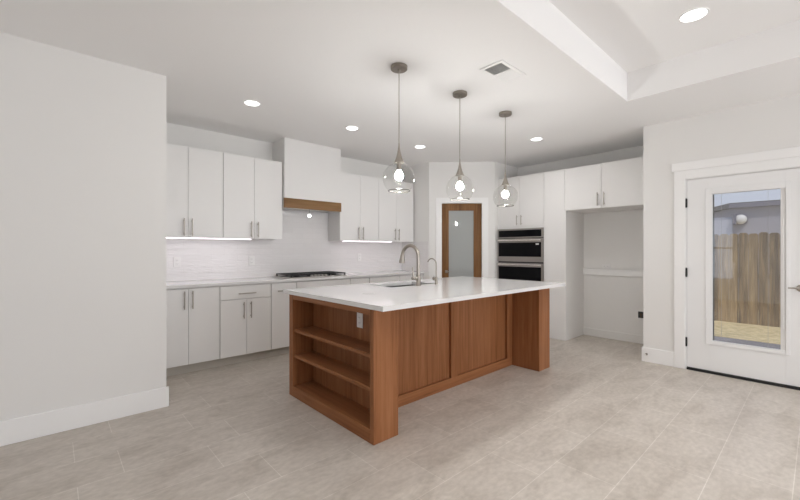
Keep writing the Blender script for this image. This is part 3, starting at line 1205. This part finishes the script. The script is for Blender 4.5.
# faucets (spouts reach away from the room side, over the sink)
FX, FY = 2.717, 2.712
fa = thing('kitchen_faucet', 'tall gooseneck brushed nickel faucet beside the island sink', 'faucet', (FX, FY, TZ1))
bm = BM()
lathe(bm, [(0.028, TZ1), (0.028, TZ1 + 0.008), (0.0235, TZ1 + 0.014), (0.023, TZ1 + 0.10), (0.020, TZ1 + 0.112), (0.0175, TZ1 + 0.118)], FX, FY, 24)
part('body', bm, M['nickel'], fa)
RA, ZS = 0.118, 1.228
pts = [(FX, FY, TZ1 + 0.10), (FX, FY, 1.13), (FX, FY, ZS)]
for k in range(1, 17):
    a_ = PI * k / 16 * 0.97
    pts.append((FX, FY + RA - RA * math.cos(a_), ZS + RA * math.sin(a_)))
bm = BM()
tube(bm, pts, 0.0180, 16)
part('spout', bm, M['nickel'], fa)
e = Vector(pts[-1])
bm = BM()
tube(bm, [e + Vector((0, -0.001, 0.012)), e + Vector((0, 0.002, -0.02)), e + Vector((0, 0.006, -0.045)), e + Vector((0, 0.010, -0.075))], [0.020, 0.025, 0.0285, 0.030], 16)
sh = part('spray_head', bm, M['nickel'], fa)
bm = BM()
tube(bm, [e + Vector((0, 0.022, -0.030)), e + Vector((0, 0.033, -0.055))], [0.008, 0.009], 10)
part('button', bm, M['nickel'], sh)
bm = BM()
tube(bm, [(FX - 0.015, FY, 1.018), (FX - 0.082, FY, 1.018)], [0.014, 0.017], 14)
tube(bm, [(FX - 0.072, FY, 1.022), (FX - 0.074, FY, 1.06), (FX - 0.078, FY, 1.128)], [0.011, 0.0095, 0.009], 12)
part('handle', bm, M['nickel'], fa)

GX, GY = 2.985, 2.712
wf = thing('drinking_water_faucet', 'small thin nickel drinking water faucet right of the tall faucet', 'faucet', (GX, GY, TZ1))
bm = BM()
lathe(bm, [(0.021, TZ1), (0.021, TZ1 + 0.006), (0.016, TZ1 + 0.012), (0.016, TZ1 + 0.075), (0.008, TZ1 + 0.082)], GX, GY, 20)
part('body', bm, M['nickel'], wf)
pts = [(GX, GY, TZ1 + 0.07), (GX, GY, 1.10), (GX, GY, 1.145)]
for k in range(1, 15):
    a_ = PI * k / 14 * 0.86
    pts.append((GX, GY + 0.064 - 0.064 * math.cos(a_), 1.145 + 0.064 * math.sin(a_)))
bm = BM()
tube(bm, pts, 0.0066, 10)
part('spout', bm, M['nickel'], wf)
bm = BM()
tube(bm, [(GX - 0.010, GY, 1.000), (GX - 0.046, GY, 1.000)], [0.010, 0.017], 12)
tube(bm, [(GX - 0.034, GY, 1.003), (GX - 0.036, GY, 1.030)], 0.004, 8)
part('handle', bm, M['nickel'], wf)

# flush pop-up cover in the worktop
pc = thing('counter_outlet_cover', 'flush round cover in the near end of the island worktop', 'outlet cover', (1.935, 2.515, TZ1))
bm = BM()
lathe(bm, [(0.054, TZ1 + 0.0002), (0.054, TZ1 + 0.0012), (0.050, TZ1 + 0.0012), (0.050, TZ1 + 0.0003)], 1.935, 2.515, 36, None, False, False)
part('ring', bm, M['grey'], pc)
bm = BM()
lathe(bm, [(0.0495, TZ1 + 0.0002), (0.0490, TZ1 + 0.0016)], 1.935, 2.515, 36)
part('cap', bm, M['quartz'], pc)


# ================================================================== OUTLETS
def outlet(name, label, loc, facing, group=None, horizontal=False, sockets=2):
    """plate lies in the local x-z plane with its face towards local -y"""
    t = thing(name, label, 'outlet', loc, facing, group)
    w, h = (0.118, 0.074) if horizontal else (0.074, 0.118)
    bm = BM()
    box(bm, -w / 2, w / 2, -0.006, -0.0006, -h / 2, h / 2, 0.002)
    pl = part('cover_plate', bm, M['plate'], t, True)
    for s in (-1, 1)[:sockets]:
        bm = BM()
        cx, cz = (s * 0.021, 0) if horizontal else (0, s * 0.021)
        box(bm, cx - 0.016, cx + 0.016, -0.0085, -0.0055, cz - 0.0145, cz + 0.0145, 0.001)
        so = part('socket', bm, M['plate'], pl, True)
        bm = BM()
        box(bm, cx - 0.007, cx - 0.005, -0.0090, -0.0080, cz - 0.004, cz + 0.006)
        box(bm, cx + 0.005, cx + 0.007, -0.0090, -0.0080, cz - 0.004, cz + 0.006)
        part('slots', bm, M['slot'], so, True)
    return t


og = 'outlets on the tile backsplash'
outlet('wall_outlet', 'white outlet on the tile backsplash nearest the left wall', (1.058, HW - 0.008, 1.160), 0, og)
outlet('wall_outlet', 'white outlet on the backsplash just left of the cooktop', (1.915, HW - 0.008, 1.160), 0, og)
outlet('wall_outlet', 'white outlet on the backsplash right of the hood', (3.64, HW - 0.008, 1.185), 0, og)
outlet('island_outlet', 'white outlet inside the top bookshelf of the island', (1.778, 2.415, 0.752), -PI / 2)
outlet('alcove_outlet', 'pale sideways outlet just above the rail in the refrigerator alcove', (AW, 2.115, 1.058), -PI / 2, None, True)
vb = thing('valve_box', 'recessed water valve box low in the refrigerator alcove', 'valve box', (AW, 1.67, 0.34))
bm = BM()
for y0, y1, z0, z1 in ((1.598, 1.735, 0.34, 0.355), (1.598, 1.735, 0.445, 0.46), (1.598, 1.615, 0.355, 0.445), (1.700, 1.735, 0.355, 0.445)):
    box(bm, AW - 0.010, AW - 0.0005, y0, y1, z0, z1, 0.002)
part('frame', bm, M['plate'], vb)
bm = BM()
box(bm, AW - 0.003, AW - 0.0006, 1.615, 1.700, 0.355, 0.445)
part('recess', bm, M['slot'], vb)  # flat dark sheet, the shade inside the box put into its colour
bm = BM()
tube(bm, [(AW - 0.006, 1.665, 0.358), (AW - 0.006, 1.665, 0.42)], 0.007, 10)
tube(bm, [(AW - 0.006, 1.645, 0.41), (AW - 0.006, 1.683, 0.41)], 0.006, 10)
part('valve', bm, M['brass'], vb)

ds = thing('door_stop', 'small round door stop on the baseboard beside the alcove', 'door stop', (RW - 0.016, 1.352, 0.085))
DMx = Matrix.Translation((RW - 0.016, 1.352, 0.090)) @ Matrix.Rotation(-PI / 2, 4, 'Y')
bm = BM()
lathe(bm, [(0.013, 0.0), (0.013, 0.006), (0.006, 0.008), (0.006, 0.045)], 0, 0, 16, DMx)
part('post', bm, M['nickel'], ds)
bm = BM()
lathe(bm, [(0.010, 0.045), (0.010, 0.055)], 0, 0, 16, DMx)
part('tip', bm, M['plate'], ds)

# ================================================================== LIGHTS AND CEILING FITTINGS
PY = 2.225
PZ = 1.863
RG = 0.128


def pendant(x):
    t = thing('pendant_light', None, 'pendant light', (x, PY, CEIL), 0, 'glass globe pendants over the island')
    bm = BM()
    lathe(bm, [(0.062, CEIL - 0.028), (0.066, CEIL - 0.024), (0.066, CEIL - 0.0005)], x, PY, 36)
    lathe(bm, [(0.010, CEIL - 0.042), (0.012, CEIL - 0.028)], x, PY, 16)
    part('canopy', bm, M['darknickel'], t)
    bm = BM()
    tube(bm, [(x, PY, 2.10), (x, PY, CEIL - 0.03)], 0.0036, 10)
    part('stem', bm, M['nickel'], t)
    bm = BM()
    lathe(bm, [(0.041, 1.980), (0.042, 1.984), (0.034, 2.000), (0.024, 2.026), (0.0155, 2.056), (0.0095, 2.086), (0.0060, 2.115), (0.0045, 2.140)], x, PY, 28)
    part('cone_cap', bm, M['nickel'], t)
    bm = BM()
    lathe(bm, [(0.019, 1.925), (0.019, 1.981)], x, PY, 20)
    so = part('socket', bm, M['nickel'], t)
    bm = BM()
    prof = [(0.0150, 1.926), (0.0155, 1.922), (0.022, 1.909)]
    for k in range(0, 9):
        a_ = math.radians(30 - k * 14.5)
        prof.append((0.034 * math.cos(a_), 1.882 + 0.034 * math.sin(a_)))
    prof.append((0.004, 1.8482))
    lathe(bm, list(reversed(prof)), x, PY, 24)
    part('bulb', bm, M['bulb'], so)
    # blown globe, open at the bottom, with real wall thickness
    a0 = math.asin(0.040 / RG)
    a1 = PI - math.asin(0.086 / RG)
    prof = []
    n = 26
    for k in range(n + 1):
        a_ = a1 + (a0 - a1) * k / n
        prof.append((RG * math.sin(a_), PZ + RG * math.cos(a_)))
    for k in range(n + 1):
        a_ = a0 + (a1 - a0) * k / n
        prof.append(((RG - 0.0025) * math.sin(a_), PZ + (RG - 0.0025) * math.cos(a_)))
    bm = BM()
    lathe(bm, prof, x, PY, 48, None, False, False)
    gl = part('globe', bm, M['globe'], t)
    bm = BM()
    zr = PZ + RG * math.cos(a1)
    pr = [(0.0865 + 0.0028 * math.cos(2 * PI * k / 8), zr - 0.003 + 0.0035 * math.sin(2 * PI * k / 8)) for k in range(9)]
    lathe(bm, pr, x, PY, 48, None, False, False)
    part('rim', bm, M['rim'], gl)
    return t


p1 = pendant(2.015)
p1['label'] = 'clear glass globe pendant nearest the left wall, over the bookshelf end of the island'
p2 = copy_tree(p1, (2.77, PY, CEIL))
p2['label'] = 'clear glass globe pendant in the middle of the three over the island'
p3 = copy_tree(p1, (3.525, PY, CEIL))
p3['label'] = 'clear glass globe pendant over the far end of the island, in front of the ovens'


def downlight(x, y, z, r, label):
    t = thing('recessed_light', label, 'ceiling light', (x, y, z), 0, 'recessed ceiling lights')
    bm = BM()
    lathe(bm, [(r - 0.014, z - 0.003), (r - 0.012, z - 0.006), (r - 0.003, z - 0.006), (r, z - 0.0006)], x, y, 40, None, False, False)
    part('trim_ring', bm, M['trim'], t)
    bm = BM()
    lathe(bm, [(r - 0.016, z - 0.0046), (r - 0.013, z - 0.0008)], x, y, 40)
    part('lens', bm, M['led'], t)
    return t


dl = [(1.449, 3.753, CEIL, 0.080, 'lit recessed ceiling light above the upper cabinets left of the hood'),
      (2.622, 3.725, CEIL, 0.080, 'lit recessed ceiling light in front of the range hood'),
      (3.793, 3.752, CEIL, 0.080, 'lit recessed ceiling light nearest the pantry door'),
      (4.658, 2.477, CEIL, 0.080, 'lit recessed ceiling light in front of the oven cabinet'),
      (3.469, 0.619, TRAY, 0.092, 'lit recessed light in the raised tray ceiling')]
for x, y in ((1.26, 0.62), (-0.95, 0.62), (3.469, -1.12), (1.26, -1.12), (-0.95, -1.12), (3.469, -2.86), (1.26, -2.86), (-0.95, -2.86)):  # unseen downlights added so light bouncing off the floor brightens the ceiling
    dl.append((x, y, TRAY, 0.092, 'lit recessed light in the living room tray, outside the photo'))
KITCHEN_W, TRAY_W = 1.0, 5.0
for x, y, z, r, lab in dl:
    downlight(x, y, z, r, lab)
    area('recessed_light_beam', (x, y, z - 0.010), (0, 0, -1), r * 1.5, r * 1.5, (TRAY_W if z == TRAY else KITCHEN_W * (4.4 if x > 4.5 else 1.8 if x > 3.7 else 0.8)), (1, 0.98, 0.965), 'DISK', 112 if z == TRAY else 150)

# ceiling register
VX0, VX1, VY0, VY1 = 2.520, 2.875, 1.618, 1.828
va = thing('ceiling_vent', 'white louvred air vent in the ceiling beside the tray', 'vent', ((VX0 + VX1) / 2, (VY0 + VY1) / 2, CEIL))
bm = BM()
for x0, x1, y0, y1 in ((VX0, VX0 + 0.028, VY0, VY1), (VX1 - 0.028, VX1, VY0, VY1), (VX0 + 0.028, VX1 - 0.028, VY0, VY0 + 0.028), (VX0 + 0.028, VX1 - 0.028, VY1 - 0.028, VY1), (2.690, 2.710, VY0 + 0.028, VY1 - 0.028)):
    box(bm, x0, x1, y0, y1, CEIL - 0.008, CEIL - 0.0006, 0.002)
part('frame', bm, M['trim'], va)
bm = BM()
box(bm, VX0 + 0.028, VX1 - 0.028, VY0 + 0.028, VY1 - 0.028, CEIL - 0.0018, CEIL - 0.0006)
part('backing', bm, M['grey'], va, label='dark duct opening behind the slats')  # flat sheet, the duct's darkness is only in its colour
for half, (x0, x1, tilt) in enumerate(((VX0 + 0.032, 2.690, -1), (2.710, VX1 - 0.032, 1))):
    n = 8
    for k in range(n):
        cx = x0 + (x1 - x0) * (k + 0.5) / n
        bm = BM()
        box(bm, cx - 0.0075, cx + 0.0075, VY0 + 0.028, VY1 - 0.028, -0.0006, 0.0006)
        R = Matrix.Translation((cx, 0, CEIL - 0.0075)) @ Matrix.Rotation(tilt * 0.62, 4, 'Y') @ Matrix.Translation((-cx, 0, 0))
        bmesh.ops.transform(bm, matrix=R, verts=bm.verts)
        part('slat', bm, M['trim'], va)
